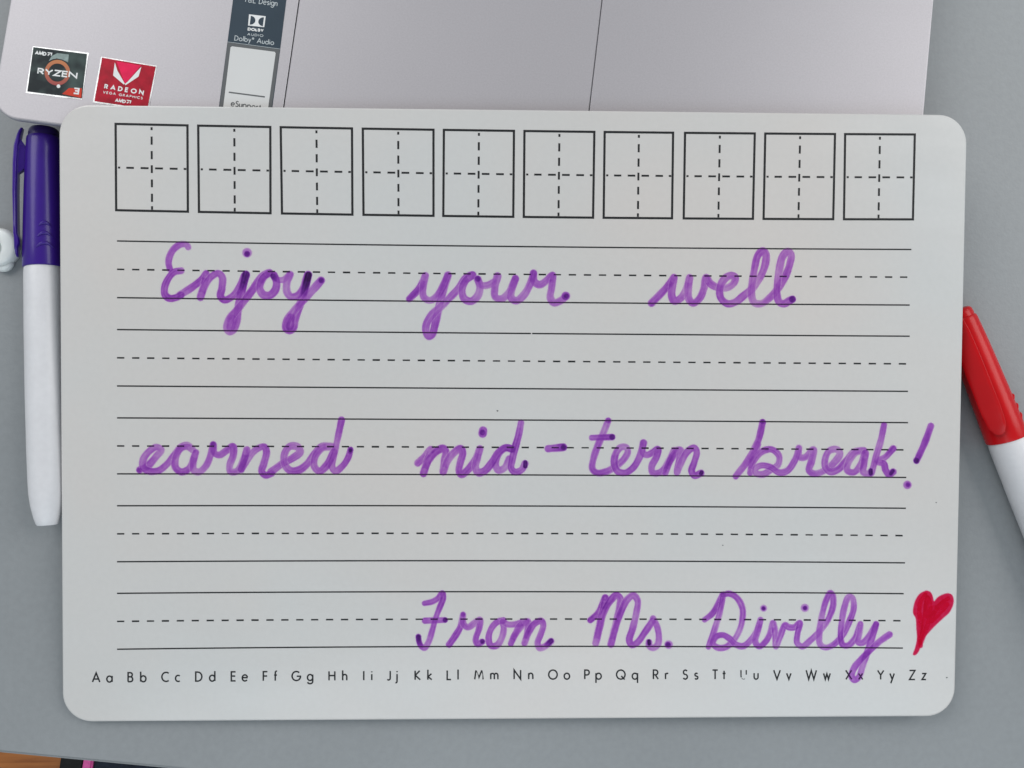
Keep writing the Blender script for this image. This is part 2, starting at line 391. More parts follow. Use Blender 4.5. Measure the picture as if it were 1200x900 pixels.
# --- stickers: thin foils on the palm rest
S = 1 / 6.0
def flat(polys, z, mat, name, parent, label=None, th=0.0):
    V, Fc = [], []
    for k, poly in enumerate(polys):
        b = len(V)
        V += [(*p, z + k * 3e-6) for p in poly]; n = len(poly); Fc.append(tuple(range(b, b + n)))
        if th:
            V += [(*p, z - th) for p in poly]
            Fc += [(b + i, b + n + i, b + n + (i + 1) % n, b + (i + 1) % n) for i in range(n)]
    me = mesh(V, Fc)
    bm = bmesh.new(); bm.from_mesh(me); bmesh.ops.recalc_face_normals(bm, faces=bm.faces)
    for f_ in bm.faces:
        if not th and f_.normal.z < 0: f_.normal_flip()
    bm.to_mesh(me); bm.free()
    return link(name, me, mat, parent, label)
def Z1(pts, ox=0, oy=0): return [lp((ox + x * S, oy + y * S)) for x, y in pts]
def lett(items, z, mat, name, parent, ox=0, label=None):
    V, Fc = [], []
    for txt, a, b, cap, w, gap in items:
        pa, pb = lp((ox + a[0] * S, a[1] * S)), lp((ox + b[0] * S, b[1] * S))
        text_geo(txt, pa, pb, cap * S / 3.36e3, w * S / 3.36e3, z, V, Fc, gap)
    return link(name, mesh(V, Fc), mat, parent, label)
z1, z2, z3, z4, z5 = LZ + .00010, LZ + .00013, LZ + .00016, LZ + .00019, LZ + .00022

s1 = flat([Z1([(182, 655), (578, 703), (626, 372), (232, 326)])], z1, M_foil, 'sticker', laptop,
          'square dark processor sticker with an orange ring and silver border', th=.0001)
flat([Z1([(193, 644), (577, 693), (613, 381), (236, 332)])], z2, M_teal, 'dark_print', s1)
def ring(c, r0, r1, a0, a1, n=28):
    t = np.radians(np.linspace(a0, a1, n))
    return [(c[0] + r1 * math.cos(q_), c[1] - r1 * math.sin(q_)) for q_ in t] + [(c[0] + r0 * math.cos(q_), c[1] - r0 * math.sin(q_)) for q_ in t[::-1]]
def ringm():
    m = bpy.data.materials.new('orange_red_ring'); m.use_nodes = True; L = m.node_tree.links
    b = m.node_tree.nodes['Principled BSDF']; b.inputs['Roughness'].default_value = 0.35
    tc = N(m, 'ShaderNodeTexCoord'); sp = N(m, 'ShaderNodeSeparateXYZ'); L.new(tc.outputs['Generated'], sp.inputs[0])
    cr = N(m, 'ShaderNodeValToRGB'); L.new(sp.outputs[1], cr.inputs[0])
    e = cr.color_ramp.elements; e[0].color = (0.30, 0.012, 0.012, 1); e[1].color = (0.50, 0.15, 0.025, 1)
    L.new(cr.outputs[0], b.inputs['Base Color']); return m
c1 = (405, 512)
V, Fc = [], []
R1 = Z1(ring(c1, 64, 90, -180, 180, 48)); n = 48
me = mesh([(*p, z3) for p in R1], [(i, i + 1, 2 * n - 2 - i, 2 * n - 1 - i) for i in range(n - 1)])
link('ring', me, ringm(), s1, 'orange ring fading to red')
# thin dark rim beside the ring and glare on the print above it, painted as a pale patch
flat([Z1([(345, 430), (365, 395), (405, 375), (485, 385), (480, 440), (440, 420), (400, 412), (370, 418)])], z2 + 1.2e-5,
     principled('painted_glare', (0.20, 0.27, 0.26), rough=0.35, var=0.5, vscale=300), 'glare_patch', s1)
flat([Z1([(438, 662), (487, 620), (577, 622), (573, 690)])], z3, M_orange, 'orange_corner', s1)
lett([('AMD', (250, 382), (324, 391), 20, 7, .2), ('RYZEN', (268, 518), (539, 549), 36, 10, .2), ('3', (520, 657), (554, 661), 36, 11, .1)],
     z4, M_white, 'lettering', s1)
V, Fc = [], []
ribbon(Z1([(337, 372), (366, 376), (362, 392)]), 7 * S / 3360, z4, V, Fc); ribbon(Z1([(338, 392), (350, 381)]), 8 * S / 3360, z4, V, Fc)
dot = Z1([(413 + 13 * math.cos(t), 608 + 13 * math.sin(t)) for t in np.linspace(0, 2 * math.pi, 16, endpoint=False)])
b = len(V); V += [(*p, z4) for p in dot]; Fc.append(tuple(range(b, b + 16))[::-1])
link('arrow_emblem', mesh(V, Fc), M_white, s1)

s2 = flat([Z1([(653, 722), (1046, 775), (1107, 463), (711, 399)])], z1, M_foil, 'sticker', laptop,
          'square crimson graphics sticker with a white V emblem and silver border', th=.0001)
flat([Z1([(665, 712), (1037, 768), (1096, 470), (719, 406)])], z2, M_crimson, 'crimson_print', s2)
flat([Z1([(820, 432), (994, 462), (880, 592)])], z3, M_hotred, 'rose_triangle', s2)
flat([Z1([(809, 440), (797, 532), (872, 596), (880, 590), (868, 570), (828, 500)]),
      Z1([(996, 470), (976, 540), (884, 601), (880, 592), (900, 575), (950, 520)])], z4, M_white, 'v_emblem', s2)
lett([('RADEON', (737, 622), (1006, 665), 27, 8, .75), ('VEGA', (727, 656), (813, 669), 15, 3.4, .5), ('GRAPHICS', (838, 674), (1002, 699), 15, 3.4, .5),
      ('AMD', (812, 715), (882, 725), 18, 7, .2)], z4, M_white, 'lettering', s2)
V, Fc = [], []
ribbon(Z1([(893, 706), (921, 711), (917, 728)]), 7 * S / 3360, z4, V, Fc); ribbon(Z1([(894, 727), (906, 717)]), 8 * S / 3360, z4, V, Fc)
link('arrow_emblem', mesh(V, Fc), M_white, s2)

ox = 200
def Z2(pts): return Z1(pts, ox, 0)
s3 = flat([Z2([(327, 850), (702, 850), (770, 346), (855, -330), (482, -330), (400, 295)])], z1, M_strip, 'sticker', laptop,
          'long dark slate label strip with a white panel at its lower end', th=.0001)
flat([Z2([(332, 845), (698, 845), (768, 350), (401, 299)])], z2, M_frame, 'grey_frame', s3)
V, Fc = [], []
ribbon(Z2([(401, 296), (769, 346)]), 3 * S / 3360, z3, V, Fc)
link('thin_white_line', mesh(V, Fc), M_grey_pr, s3)
flat([Z2([(360, 840), (675, 840), (739, 376), (733, 366), (432, 327), (422, 334)])], z3, M_panel, 'white_panel', s3)
V, Fc = [], []
ribbon(Z2([(410, 650), (663, 683)]), 10 * S / 3360, z4, V, Fc)
link('dark_rule', mesh(V, Fc), M_frame, s3)
lett([('eSupport', (425, 745), (632, 775), 38, 7, .24)], z4, M_frame, 'lettering', s3, ox, 'dark lettering on the white panel')
lett([('T&L', (515, 13), (598, 24), 38, 5, .22), ('Design', (622, 27), (748, 44), 38, 5, .22),
      ('Dolby®', (450, 284), (583, 299), 33, 5, .24), ('Audio', (608, 303), (724, 317), 33, 5, .24),
      ('AUDIO', (540, 249), (650, 260), 15, 3.6, .4)], z3, M_grey_pr, 'lettering', s3, ox, 'pale lettering on the slate part')
lett([('DOLBY', (545, 213), (651, 224), 16, 6.5, .3)], z3, M_white, 'lettering', s3, ox, 'bold white lettering')
db = flat([Z2([(545, 181), (659, 193), (669, 116), (552, 102)])], z3, M_white, 'double_d_emblem', s3)
def halfd(cx, cy, r0, sgn):
    return Z2([(cx + sgn * r0 * math.cos(t) * 1.15 - .13 * (r0 * math.sin(t)) * 1, cy + r0 * math.sin(t) + .12 * sgn * r0 * math.cos(t)) for t in np.linspace(-math.pi / 2, math.pi / 2, 14)])
flat([halfd(561, 144, 31, 1), halfd(653, 155, 31, -1)], z4, M_strip, 'd_shape', s3)

# ------------------------------------------------------------------ whiteboard
BM = Matrix(((*BR[0], BO[0]), (*BR[1], BO[1]), (*BR[2], BO[2]), (0, 0, 0, 1)))
board = thing('practice_whiteboard', 'white lined handwriting practice board with a purple cursive message, leaning on the laptop', 'whiteboard', BM)
TH = 0.0025
corn = [onb(p) for p in ((73.2, 846.3), (1118.8, 839.7), (1133.9, 134.3), (68.7, 122.3))]
def rounded_quad(c, r, n=10):
    out = []
    for i in range(4):
        p = c[i]; a = c[i - 1] - p; b = c[(i + 1) % 4] - p; a = a / np.linalg.norm(a); b = b / np.linalg.norm(b)
        cc = p + (a + b) * r
        for k in range(n + 1):
            t = k / n * math.pi / 2; out.append(cc - b * r * math.cos(t) - a * r * math.sin(t))
    return out
def orient(c, r):
    return rounded_quad(c, r)
def inset(c, d):
    m = sum(c) / 4; out = []
    for p in c: out.append(p + np.array([np.sign(m[0] - p[0]) * d, np.sign(m[1] - p[1]) * d]))
    return out
bm = bmesh.new(); ls = []
for ins, z in ((0.0006, 0.0), (0.00018, -0.00016), (0.0, -0.0006), (0.0, -TH + .0002), (0.0002, -TH)):
    ls.append(loop(orient(inset(corn, ins), 0.0102 - ins), z))
for a, b in zip(ls, ls[1:]): bridge(a, b)
bm.faces.new(ls[0]); bm.faces.new(ls[-1])
me = bm_mesh(bm); panel = link('board_panel', me, M_board, board); me.materials.append(M_edge)
for p in me.polygons:
    if p.center.z < -0.0007: p.material_index = 1

ZP = 0.00004
MM = 1.0 / 3.33e3                              # one picture pixel on the board, metres
def sag(x, y):                                 # slight bow of the printed lines
    t = (x - 137) / 925; return (1.5 - (y - 285) / 473 * 4.2) * 4 * t * (1 - t)
def bp(p): return onb(p)
lines = [(282.4, 292.4, 1068, 0), (315.6, 324.8, 1063.5, 1), (348.8, 357.5, 1066, 0), (386.2, 394, 1066, 0), (419.3, 426.4, 1062, 1),
         (452.3, 458.6, 1064, 0), (489.7, 495.3, 1064, 0), (522.6, 527.2, 1059, 1), (555.3, 559.5, 1062, 0), (592.7, 595.6, 1061.5, 0),
         (625.6, 627.7, 1058, 1), (658.3, 659.6, 1060.5, 0), (695.3, 695.7, 1059, 0), (728.2, 727.5, 1055.5, 1), (760.8, 759.5, 1058, 0)]
for yl, yr, xr, dash in lines:
    x0 = 137.2; V, Fc = [], []
    def at(t):
        x = x0 + (xr - x0) * t; y = yl + (yr - yl) * t; return bp((x, y + sag(x, y)))
    if dash:
        nd = 53; tot = nd - 0.5
        for k in range(nd):
            ribbon([at(k / tot), at((k + 0.485) / tot)], 1.8 * MM * (1 + .06 * rng.normal()), ZP, V, Fc)
    else:
        gaps = [(.5221, .5237)] if yl == 386.2 else []
        segs = [(0, 1)] if not gaps else [(0, gaps[0][0]), (gaps[0][1], 1)]
        for a, b in segs:
            ribbon([at(a + (b - a) * k / 24) for k in range(25)], 1.6 * MM, ZP, V, Fc)
    link('dashed_line' if dash else 'ruled_line', mesh(V, Fc), M_print, board)

# ten squares: a bilinear frame measured at both ends of the row
def lerp(a, b, t): return a + (b - a) * t
sqx_t = [(135.5, 219.7), (232.3, 316.8), (329, 412.5), (425.2, 508), (520.2, 602.3), (614.6, 696.5), (708.6, 788.8), (802.8, 884.5), (896.8, 978.5), (990.4, 1072)]
sqx_b = [(136.2, 220.2), (233.2, 317), (330.5, 413), (426, 508), (519.5, 601.5), (613.8, 695), (707.4, 787.5), (801.2, 882.3), (894.8, 976.4), (989, 1069.8)]
def row_y(x, top):
    t = (x - 135) / 935
    return (145.2 + 12.4 * t if top else 246.3 + 10.8 * t) + (2.0 if top else 2.4) * 4 * t * (1 - t)
for (a, b), (c, d) in zip(sqx_t, sqx_b):
    TL, TR, BL, BRr = (a, row_y(a, 1)), (b, row_y(b, 1)), (c, row_y(c, 0)), (d, row_y(d, 0))
    q4 = [bp(p) for p in (TL, TR, BRr, BL)]
    V, Fc = [], []
    ribbon(q4, 2.6 * MM, ZP, V, Fc, closed=True)
    def g2(s, t):
        top = q4[0] + (q4[1] - q4[0]) * s; bot = q4[3] + (q4[2] - q4[3]) * s; return top + (bot - top) * t
    for s0, s1_ in ((.03, .063), (.137, .232), (.305, .40), (.47, .56), (.635, .725), (.80, .895), (.945, .985)):
        ribbon([g2(.5, s0), g2(.5, s1_)], 2.3 * MM, ZP + 3e-6, V, Fc)
    for s0, s1_ in ((.03, .06), (.145, .25), (.345, .455), (.545, .655), (.75, .86), (.945, .98)):
        ribbon([g2(s0, .505), g2(s1_, .505)], 2.2 * MM, ZP + 6e-6, V, Fc)
    link('practice_square', mesh(V, Fc), M_print, board)

# printed alphabet
cen = {'A': 112.7, 'a': 128.3, 'B': 152.9, 'b': 168, 'C': 193.7, 'c': 208.2, 'D': 233, 'd': 248.7, 'E': 273.6, 'e': 287, 'F': 311, 'f': 323,
       'G': 347, 'g': 363.4, 'H': 389, 'h': 404, 'I': 426.4, 'i': 435.7, 'J': 455.5, 'j': 464.5, 'K': 489.5, 'k': 503.7, 'L': 526.3, 'l': 536.8,
       'M': 561.2, 'm': 579.3, 'N': 606.3, 'n': 622, 'O': 648, 'o': 664.3, 'P': 687.9, 'p': 701.5, 'Q': 727.5, 'q': 744, 'R': 768.5, 'r': 781.3,
       'S': 803, 's': 816, 'T': 838, 't': 848.5, 'U': 871.4, 'u': 886, 'V': 910.5, 'v': 924.4, 'W': 950.7, 'w': 969, 'X': 994.6, 'x': 1008.5,
       'Y': 1032, 'y': 1045.4, 'Z': 1069, 'z': 1082.8}
base_x = [100, 250, 400, 600, 850, 1090]; base_y = [799.3, 798.0, 797.2, 795.8, 795.8, 796.3]
for ch, x in cen.items():
    y = float(np.interp(x, base_x, base_y)); h = 10.6; wd = G[ch][0] * .94
    V, Fc = [], []
    org = bp((x - wd * h / 2, y)); ex = (bp((x + 10, y)) - bp((x, y))) / 10 * h * .94; ey = (bp((x, y - 10)) - bp((x, y))) / 10 * h
    if ch == 'U':                              # partly worn away
        for k, plg in enumerate(([(0, 1), (0, .34), (.03, .2)], A(.31, .31, .31, .31, 225, 300, 6), [(.62, .5), (.62, 1)])):
            ribbon([org + ex * px_ + ey * py_ for px_, py_ in plg], (1.5 if k != 1 else .7) * MM, ZP, V, Fc)
    else:
        glyph_geo(ch, org, ex, ey, 1.75 * MM, ZP, V, Fc)
    link('printed_letter', mesh(V, Fc), M_print, board, 'printed %s letter %s' % ('capital' if ch.isupper() else 'small', ch))

for (sx, sy, r) in ((583, 481.5, 1.1), (847, 639, .8), (1097, 589, .8), (1109.5, 794, 1.0), (232.5, 158.0, .6)):
    c = bp((sx, sy)); V = [(c[0] + r * MM * math.cos(t) * (1 + .3 * math.sin(3 * t)), c[1] + r * MM * math.sin(t) * .8, ZP) for t in np.linspace(0, 2 * math.pi, 10, endpoint=False)]
    link('ink_speck', mesh(V, [tuple(range(10))]), M_frame, board)

# ------------------------------------------------------------------ marker writing
def smooth(P, step=0.35):
    P = np.array(P, float)
    if len(P) == 1: return P
    if len(P) == 2:
        n = max(2, int(np.linalg.norm(P[1] - P[0]) / step)); t = np.linspace(0, 1, n)[:, None]; return P[0] * (1 - t) + P[1] * t
    Q = np.vstack([2 * P[0] - P[1], P, 2 * P[-1] - P[-2]]); out = []
    for i in range(1, len(Q) - 2):
        p0, p1, p2, p3 = Q[i - 1], Q[i], Q[i + 1], Q[i + 2]
        d1 = max(np.linalg.norm(p1 - p0), 1e-3) ** .5; d2 = max(np.linalg.norm(p2 - p1), 1e-3) ** .5; d3 = max(np.linalg.norm(p3 - p2), 1e-3) ** .5
        m1 = (p1 - p0) / d1 - (p2 - p0) / (d1 + d2) + (p2 - p1) / d2
        m2 = (p2 - p1) / d2 - (p3 - p1) / (d2 + d3) + (p3 - p2) / d3
        m1 = m1 * d2; m2 = m2 * d2
        n = max(2, int(np.linalg.norm(p2 - p1) / step)); t = np.linspace(0, 1, n, endpoint=False)[:, None]
        h = (2 * t**3 - 3 * t**2 + 1) * p1 + (t**3 - 2 * t**2 + t) * m1 + (-2 * t**3 + 3 * t**2) * p2 + (t**3 - t**2) * m2
        out.append(h)
    out.append(P[-1:]); return np.vstack(out)

CELL = 0.5
def ink_layer(name, label, ox, oy, s, strokes, K=(0.27, 0.84, 0.095), body=(0.36, 0.12, 0.50), bodyk=.16, z=0.00007):
    """strokes: (points in crop coordinates, half width in picture px, density, kind)"""
    allp = []; S_ = []
    for st in strokes:
        pts = np.array(st[0], float) / s + np.array([ox, oy]); R = st[1] if len(st) > 1 else 4.2
        d = st[2] if len(st) > 2 else 1.0; kind = st[3] if len(st) > 3 else 'line'
        S_.append((pts, R, d, kind)); allp.append(pts)
    al = np.vstack(allp); lo = al.min(0) - 8; hi = al.max(0) + 8
    nx, ny = int((hi[0] - lo[0]) / CELL), int((hi[1] - lo[1]) / CELL)
    D = np.zeros((ny, nx)); gx = lo[0] + np.arange(nx) * CELL; gy = lo[1] + np.arange(ny) * CELL
    for pts, R, d, kind in S_:
        base = np.zeros_like(D); cur = np.zeros_like(D); last = np.full(D.shape, -1e9)
        if kind == 'fill':
            X, Y = np.meshgrid(gx, gy); C = smooth(np.vstack([pts, pts[:1]]), 2.0)
            inside = np.zeros(D.shape, bool); dist = np.full(D.shape, 1e9)
            for i in range(len(C) - 1):
                a, b = C[i], C[i + 1]; ab = b - a; L2 = ab @ ab
                if L2 < 1e-9: continue
                t = np.clip(((X - a[0]) * ab[0] + (Y - a[1]) * ab[1]) / L2, 0, 1)
                dist = np.minimum(dist, np.hypot(X - a[0] - t * ab[0], Y - a[1] - t * ab[1]))
                cond = ((a[1] > Y) != (b[1] > Y)); xx = a[0] + (Y - a[1]) / (b[1] - a[1] if b[1] != a[1] else 1e-9) * ab[0]
                inside ^= cond & (X < xx)
            sd = np.where(inside, dist, -dist)
            D += d * np.clip(sd / R + .5, 0, 1); continue
        C = smooth(pts)
        T = np.gradient(C, axis=0) if len(C) > 1 else np.array([[1., 0]])
        T /= (np.linalg.norm(T, axis=1)[:, None] + 1e-9)
        ph = rng.uniform(0, 6.28, 8); fr = rng.uniform(.7, 2.4, 4); arc = 0.0; nC = len(C)
        for i in range(nC):
            if i: arc += np.linalg.norm(C[i] - C[i - 1])
            rr = R * (1 + .05 * math.sin(arc * .11 + ph[4]) + .03 * math.sin(arc * .37 + ph[5]))
            dl = d * (1 + .20 * math.sin(arc * .06 + ph[6]) + .14 * math.sin(arc * .17 + ph[7]))
            if kind == 'fade': dl = d * max(0.0, 1 - i / max(1, nC - 1)) ** .7
            x, y = C[i]; w = rr + 1.5
            i0, i1 = max(0, int((x - w - lo[0]) / CELL)), min(nx, int((x + w - lo[0]) / CELL) + 2)
            j0, j1 = max(0, int((y - w - lo[1]) / CELL)), min(ny, int((y + w - lo[1]) / CELL) + 2)
            dx = gx[i0:i1][None, :] - x; dy = gy[j0:j1][:, None] - y
            r = np.hypot(dx, dy)
            v = (-T[i, 1] * dx + T[i, 0] * dy)
            cov = np.clip((rr - r) / 1.1 + .5, 0, 1)
            if kind == 'dot': val = cov * d * .8 * (1 - .25 * np.clip(r / rr, 0, 1))
            else:
                stk = 1 + .11 * np.sin(v * fr[0] + ph[0] + arc * .02) + .08 * np.sin(v * fr[1] + ph[1] - arc * .03) + .05 * np.sin(v * fr[2] * 2 + ph[2])
                edge_ = 1 + .10 * np.clip((np.abs(v) - rr * .62) / (rr * .3), 0, 1)
                val = cov * dl * stk * edge_
            sl = (slice(j0, j1), slice(i0, i1)); hit = cov > 0
            fresh = hit & (arc - last[sl] > rr * .9) & (cur[sl] > 0)
            base[sl] = np.where(fresh, base[sl] + cur[sl] * .33, base[sl])
            c_ = np.where(fresh, 0, cur[sl])
            cur[sl] = np.where(hit, np.maximum(c_ * (.995 if kind != 'dot' else 1), val), c_)
            last[sl] = np.where(hit, arc, last[sl])
        new = base + cur
        D = D + new if (kind != 'line' or d > 1.5) else np.maximum(D, new) + .4 * np.minimum(D, new)
    # mild blotchiness of the dye film
    n2 = rng.normal(size=(ny // 5 + 3, nx // 5 + 3))
    yi = np.arange(ny) / 5; xi = np.arange(nx) / 5; y0 = yi.astype(int); x0 = xi.astype(int); fy = (yi - y0)[:, None]; fx = (xi - x0)[None, :]
    nz = (n2[y0][:, x0] * (1 - fy) * (1 - fx) + n2[y0 + 1][:, x0] * fy * (1 - fx) + n2[y0][:, x0 + 1] * (1 - fy) * fx + n2[y0 + 1][:, x0 + 1] * fy * fx)
    D *= 1 + .08 * nz
    act = (D[:-1, :-1] + D[1:, :-1] + D[:-1, 1:] + D[1:, 1:]) > 0.004
    jj, ii = np.nonzero(act); idx = np.full(D.shape, -1); use = np.zeros(D.shape, bool)
    for a in (0, 1):
        for b in (0, 1): use[jj + a, ii + b] = True
    vj, vi = np.nonzero(use); idx[vj, vi] = np.arange(len(vj))
    xy = onb_many(np.stack([gx[vi], gy[vj]], 1)); co = np.column_stack([xy, np.full(len(xy), z)])
    quads = np.stack([idx[jj, ii], idx[jj + 1, ii], idx[jj + 1, ii + 1], idx[jj, ii + 1]], 1)
    me = bpy.data.meshes.new(name)
    me.vertices.add(len(co)); me.vertices.foreach_set('co', co.ravel().astype(np.float32))
    me.loops.add(quads.size); me.loops.foreach_set('vertex_index', quads.ravel().astype(np.int32))
    me.polygons.add(len(quads)); me.polygons.foreach_set('loop_start', np.arange(0, quads.size, 4, dtype=np.int32))
    me.update(calc_edges=True)
    dv = D[vj, vi]
    T_ = np.exp(-dv[:, None] * np.array(K)[None, :])
    a1 = me.color_attributes.new('ink', 'FLOAT_COLOR', 'POINT'); a1.data.foreach_set('color', np.column_stack([T_, np.ones(len(dv))]).ravel().astype(np.float32))
    B_ = np.array(body)[None, :] * np.exp(-.55 * np.clip(dv - 1, 0, None))[:, None]
    a2 = me.color_attributes.new('body', 'FLOAT_COLOR', 'POINT')
    a2.data.foreach_set('color', np.column_stack([B_, np.clip(dv * bodyk, 0, .75)]).ravel().astype(np.float32))
    return link(name, me, M_ink, board, label)

W_ = 'handwritten_word'
ink_layer(W_, 'purple cursive word Enjoy', 160, 270, 5.0, [
    ([(303, 98), (292, 84), (262, 82), (225, 103), (197, 145), (188, 190), (195, 225)], 3.7, .95),
    ([(262, 236), (220, 245), (185, 285), (165, 335), (168, 378), (195, 398), (235, 392), (262, 378)], 4.0, 1.0),
    ([(255, 378), (330, 330), (385, 285), (408, 252), (398, 310), (375, 392), (398, 330), (440, 270), (480, 252), (502, 275), (500, 340), (492, 385), (515, 408), (560, 388), (605, 330), (632, 268)], 4.1, .92),
    ([(640, 256), (628, 310), (608, 390), (595, 465), (588, 530), (570, 580), (545, 592), (530, 570), (545, 520), (585, 470), (645, 395), (700, 320), (738, 268), (780, 248), (742, 278), (722, 340), (745, 378), (785, 378), (815, 345), (820, 300), (805, 262)], 4.4, .92),
    ([(805, 262), (828, 288), (862, 288), (895, 258)], 3.6, .7),
    ([(900, 258), (882, 300), (882, 360), (905, 388), (945, 380), (975, 340), (1002, 262)], 4.2, .85),
    ([(1006, 258), (992, 330), (970, 400), (950, 460), (930, 520), (920, 570), (898, 585), (876, 572), (885, 525), (920, 475), (960, 430), (1000, 385), (1045, 335), (1082, 293)], 4.4, .9),
    ([(1008, 262), (992, 320), (978, 375)], 4.2, 3.4, 'fade'), ([(642, 260), (630, 305), (622, 345)], 4.2, 2.2, 'fade'),
    ([(800, 268), (815, 290)], 3.3, 1.3, 'fade'), ([(780, 250), (740, 280), (724, 335), (740, 370)], 3.6, .5, 'fade'),
    ([(560, 520), (552, 565)], 5.0, .75), ([(905, 510), (898, 560)], 5.0, .75),
    ([(648, 131)], 5.4, .9, 'dot'), ([(648, 138)], 3.2, 2.6, 'dot'), ([(1083, 293)], 3.3, 2.2, 'dot')])
ink_layer(W_, 'purple cursive word your', 460, 270, 5.0, [
    ([(98, 402), (150, 348), (180, 300), (192, 265), (180, 325), (182, 388), (215, 410), (255, 392), (295, 330), (322, 266)], 4.1, .92),
    ([(325, 262), (305, 330), (285, 400), (270, 460), (252, 540), (232, 610), (212, 622), (196, 595), (200, 545), (235, 490), (285, 445), (345, 385), (395, 330), (430, 280), (468, 262), (430, 292), (407, 345), (420, 400), (460, 415), (498, 385), (512, 335), (500, 285)], 4.3, .85),
    ([(498, 288), (520, 320), (560, 320), (595, 300)], 3.9, .75),
    ([(615, 268), (600, 330), (602, 390), (640, 400), (685, 360), (720, 285)], 4.2, .85),
    ([(720, 280), (700, 345), (695, 395), (725, 412), (770, 378), (808, 310), (826, 252)], 4.2, .8),
    ([(826, 250), (830, 300), (862, 318), (905, 292), (938, 262), (932, 335), (925, 395), (945, 424), (985, 412), (1015, 388)], 4.1, .82),
    ([(500, 284)], 3.4, 1.5, 'dot'), ([(1015, 384)], 4.8, 1.6, 'dot'), ([(1018, 384)], 3.0, 1.2, 'dot'), ([(98, 402), (150, 345)], 3.0, .5, 'fade')])
ink_layer(W_, 'purple cursive word well', 740, 270, 5.4545, [
    ([(128, 465), (190, 402), (245, 340), (272, 300), (262, 350), (257, 420), (275, 452), (320, 428), (355, 360), (372, 302), (362, 370), (368, 440), (395, 465), (437, 432), (463, 370), (478, 302), (502, 338), (550, 364), (615, 365), (655, 335), (662, 300), (635, 288), (597, 308), (567, 360), (570, 430), (612, 468), (660, 460), (720, 415), (778, 365), (830, 285), (857, 205), (858, 150), (838, 132), (808, 160), (787, 240), (773, 330), (766, 410), (785, 462), (830, 468), (890, 425), (940, 365), (985, 290), (1013, 210), (1020, 155), (1000, 134), (967, 165), (947, 240), (934, 330), (930, 410), (945, 458), (975, 468), (1008, 450), (1028, 440)], 4.2, .82),
    ([(1028, 440)], 3.9, 2.3, 'dot'), ([(128, 465), (200, 395), (260, 310)], 3.4, .5, 'fade')])
ink_layer(W_, 'purple cursive word earned', 140, 480, 4.138, [
    ([(98, 292), (135, 275), (180, 225), (203, 195), (180, 182), (145, 202), (117, 240), (115, 278), (145, 298), (190, 295), (230, 265), (268, 220), (300, 182), (330, 173), (355, 195), (330, 180), (295, 190), (272, 235), (272, 280), (300, 302), (335, 288), (358, 245), (370, 208), (358, 250), (360, 292), (385, 302), (420, 272), (442, 220), (455, 170)], 4.0, .85),
    ([(455, 172), (460, 210), (485, 220), (520, 198), (550, 180), (552, 220), (535, 270), (538, 300), (570, 298), (600, 250), (618, 195), (605, 245), (590, 290)], 4.0, .85),
    ([(590, 290), (625, 235), (665, 192), (702, 180), (713, 205), (700, 262), (690, 300), (708, 318), (738, 310)], 4.0, .85),
    ([(735, 302), (790, 262), (845, 232), (876, 205), (862, 180), (828, 178), (802, 210), (800, 262), (828, 295), (872, 292), (912, 262), (950, 208), (985, 178), (1030, 180), (985, 185), (950, 225), (945, 275), (970, 298), (1005, 270), (1040, 205)], 4.2, .82),
    ([(1077, 50), (1060, 130), (1042, 215), (1030, 275), (1048, 298), (1085, 270), (1110, 230), (1120, 195)], 3.7, .95),
    ([(1120, 198)], 2.5, 2.8, 'dot'), ([(1122, 190), (1118, 208)], 2.2, 1.5), ([(96, 294)], 3.0, 1.1, 'dot'), ([(455, 166)], 2.8, 1.0, 'dot')])
ink_layer(W_, 'purple cursive word mid', 470, 480, 5.714, [
    ([(112, 358), (155, 318), (200, 268), (180, 330), (150, 428), (185, 340), (235, 282), (282, 260), (300, 285), (290, 345), (282, 418), (312, 340), (358, 285), (400, 262), (413, 292), (398, 350), (388, 412), (405, 434), (455, 395), (502, 328), (528, 262), (512, 320), (498, 385), (518, 422), (562, 408), (608, 355), (650, 290), (700, 255), (745, 265)], 4.2, .9),
    ([(745, 262), (695, 258), (650, 300), (632, 360), (650, 405), (690, 392), (725, 330)], 4.1, .82),
    ([(803, 88), (787, 170), (762, 260), (742, 345), (738, 395), (765, 418), (808, 402), (830, 362)], 3.9, .95),
    ([(832, 352), (832, 380)], 2.2, 2.2), ([(549, 140), (546, 160)], 4.6, .85), ([(545, 153)], 3.3, 1.8, 'dot')])
ink_layer('hyphen_mark', 'purple hyphen between mid and term', 470, 480, 5.714, [
    ([(985, 262), (1040, 257), (1086, 252)], 4.3, 1.15), ([(1088, 252)], 3.3, 2.4, 'dot')])
ink_layer(W_, 'purple cursive word term', 660, 480, 6.316, [
    ([(333, 82), (302, 160), (255, 270), (222, 370), (216, 438), (250, 468), (320, 458), (388, 420), (448, 368), (478, 312), (465, 278), (425, 280), (390, 325), (378, 400), (402, 455), (455, 468), (515, 432), (565, 350), (595, 245)], 3.9, .88),
    ([(212, 208), (280, 206), (362, 203)], 3.6, .95),
    ([(592, 245), (590, 320), (620, 335), (660, 318), (700, 295), (690, 350), (655, 420), (660, 465), (700, 470), (745, 440), (790, 365), (822, 302), (790, 375), (755, 470), (785, 390), (845, 300), (868, 300), (858, 370), (842, 465), (870, 395), (920, 310), (970, 282), (988, 315), (968, 395), (950, 455), (972, 488), (1020, 470)], 3.8, .85),
    ([(362, 203)], 3.5, 2.2, 'dot'), ([(1025, 464), (1020, 474)], 2.2, 2.4), ([(333, 80)], 3.2, .9, 'dot')])
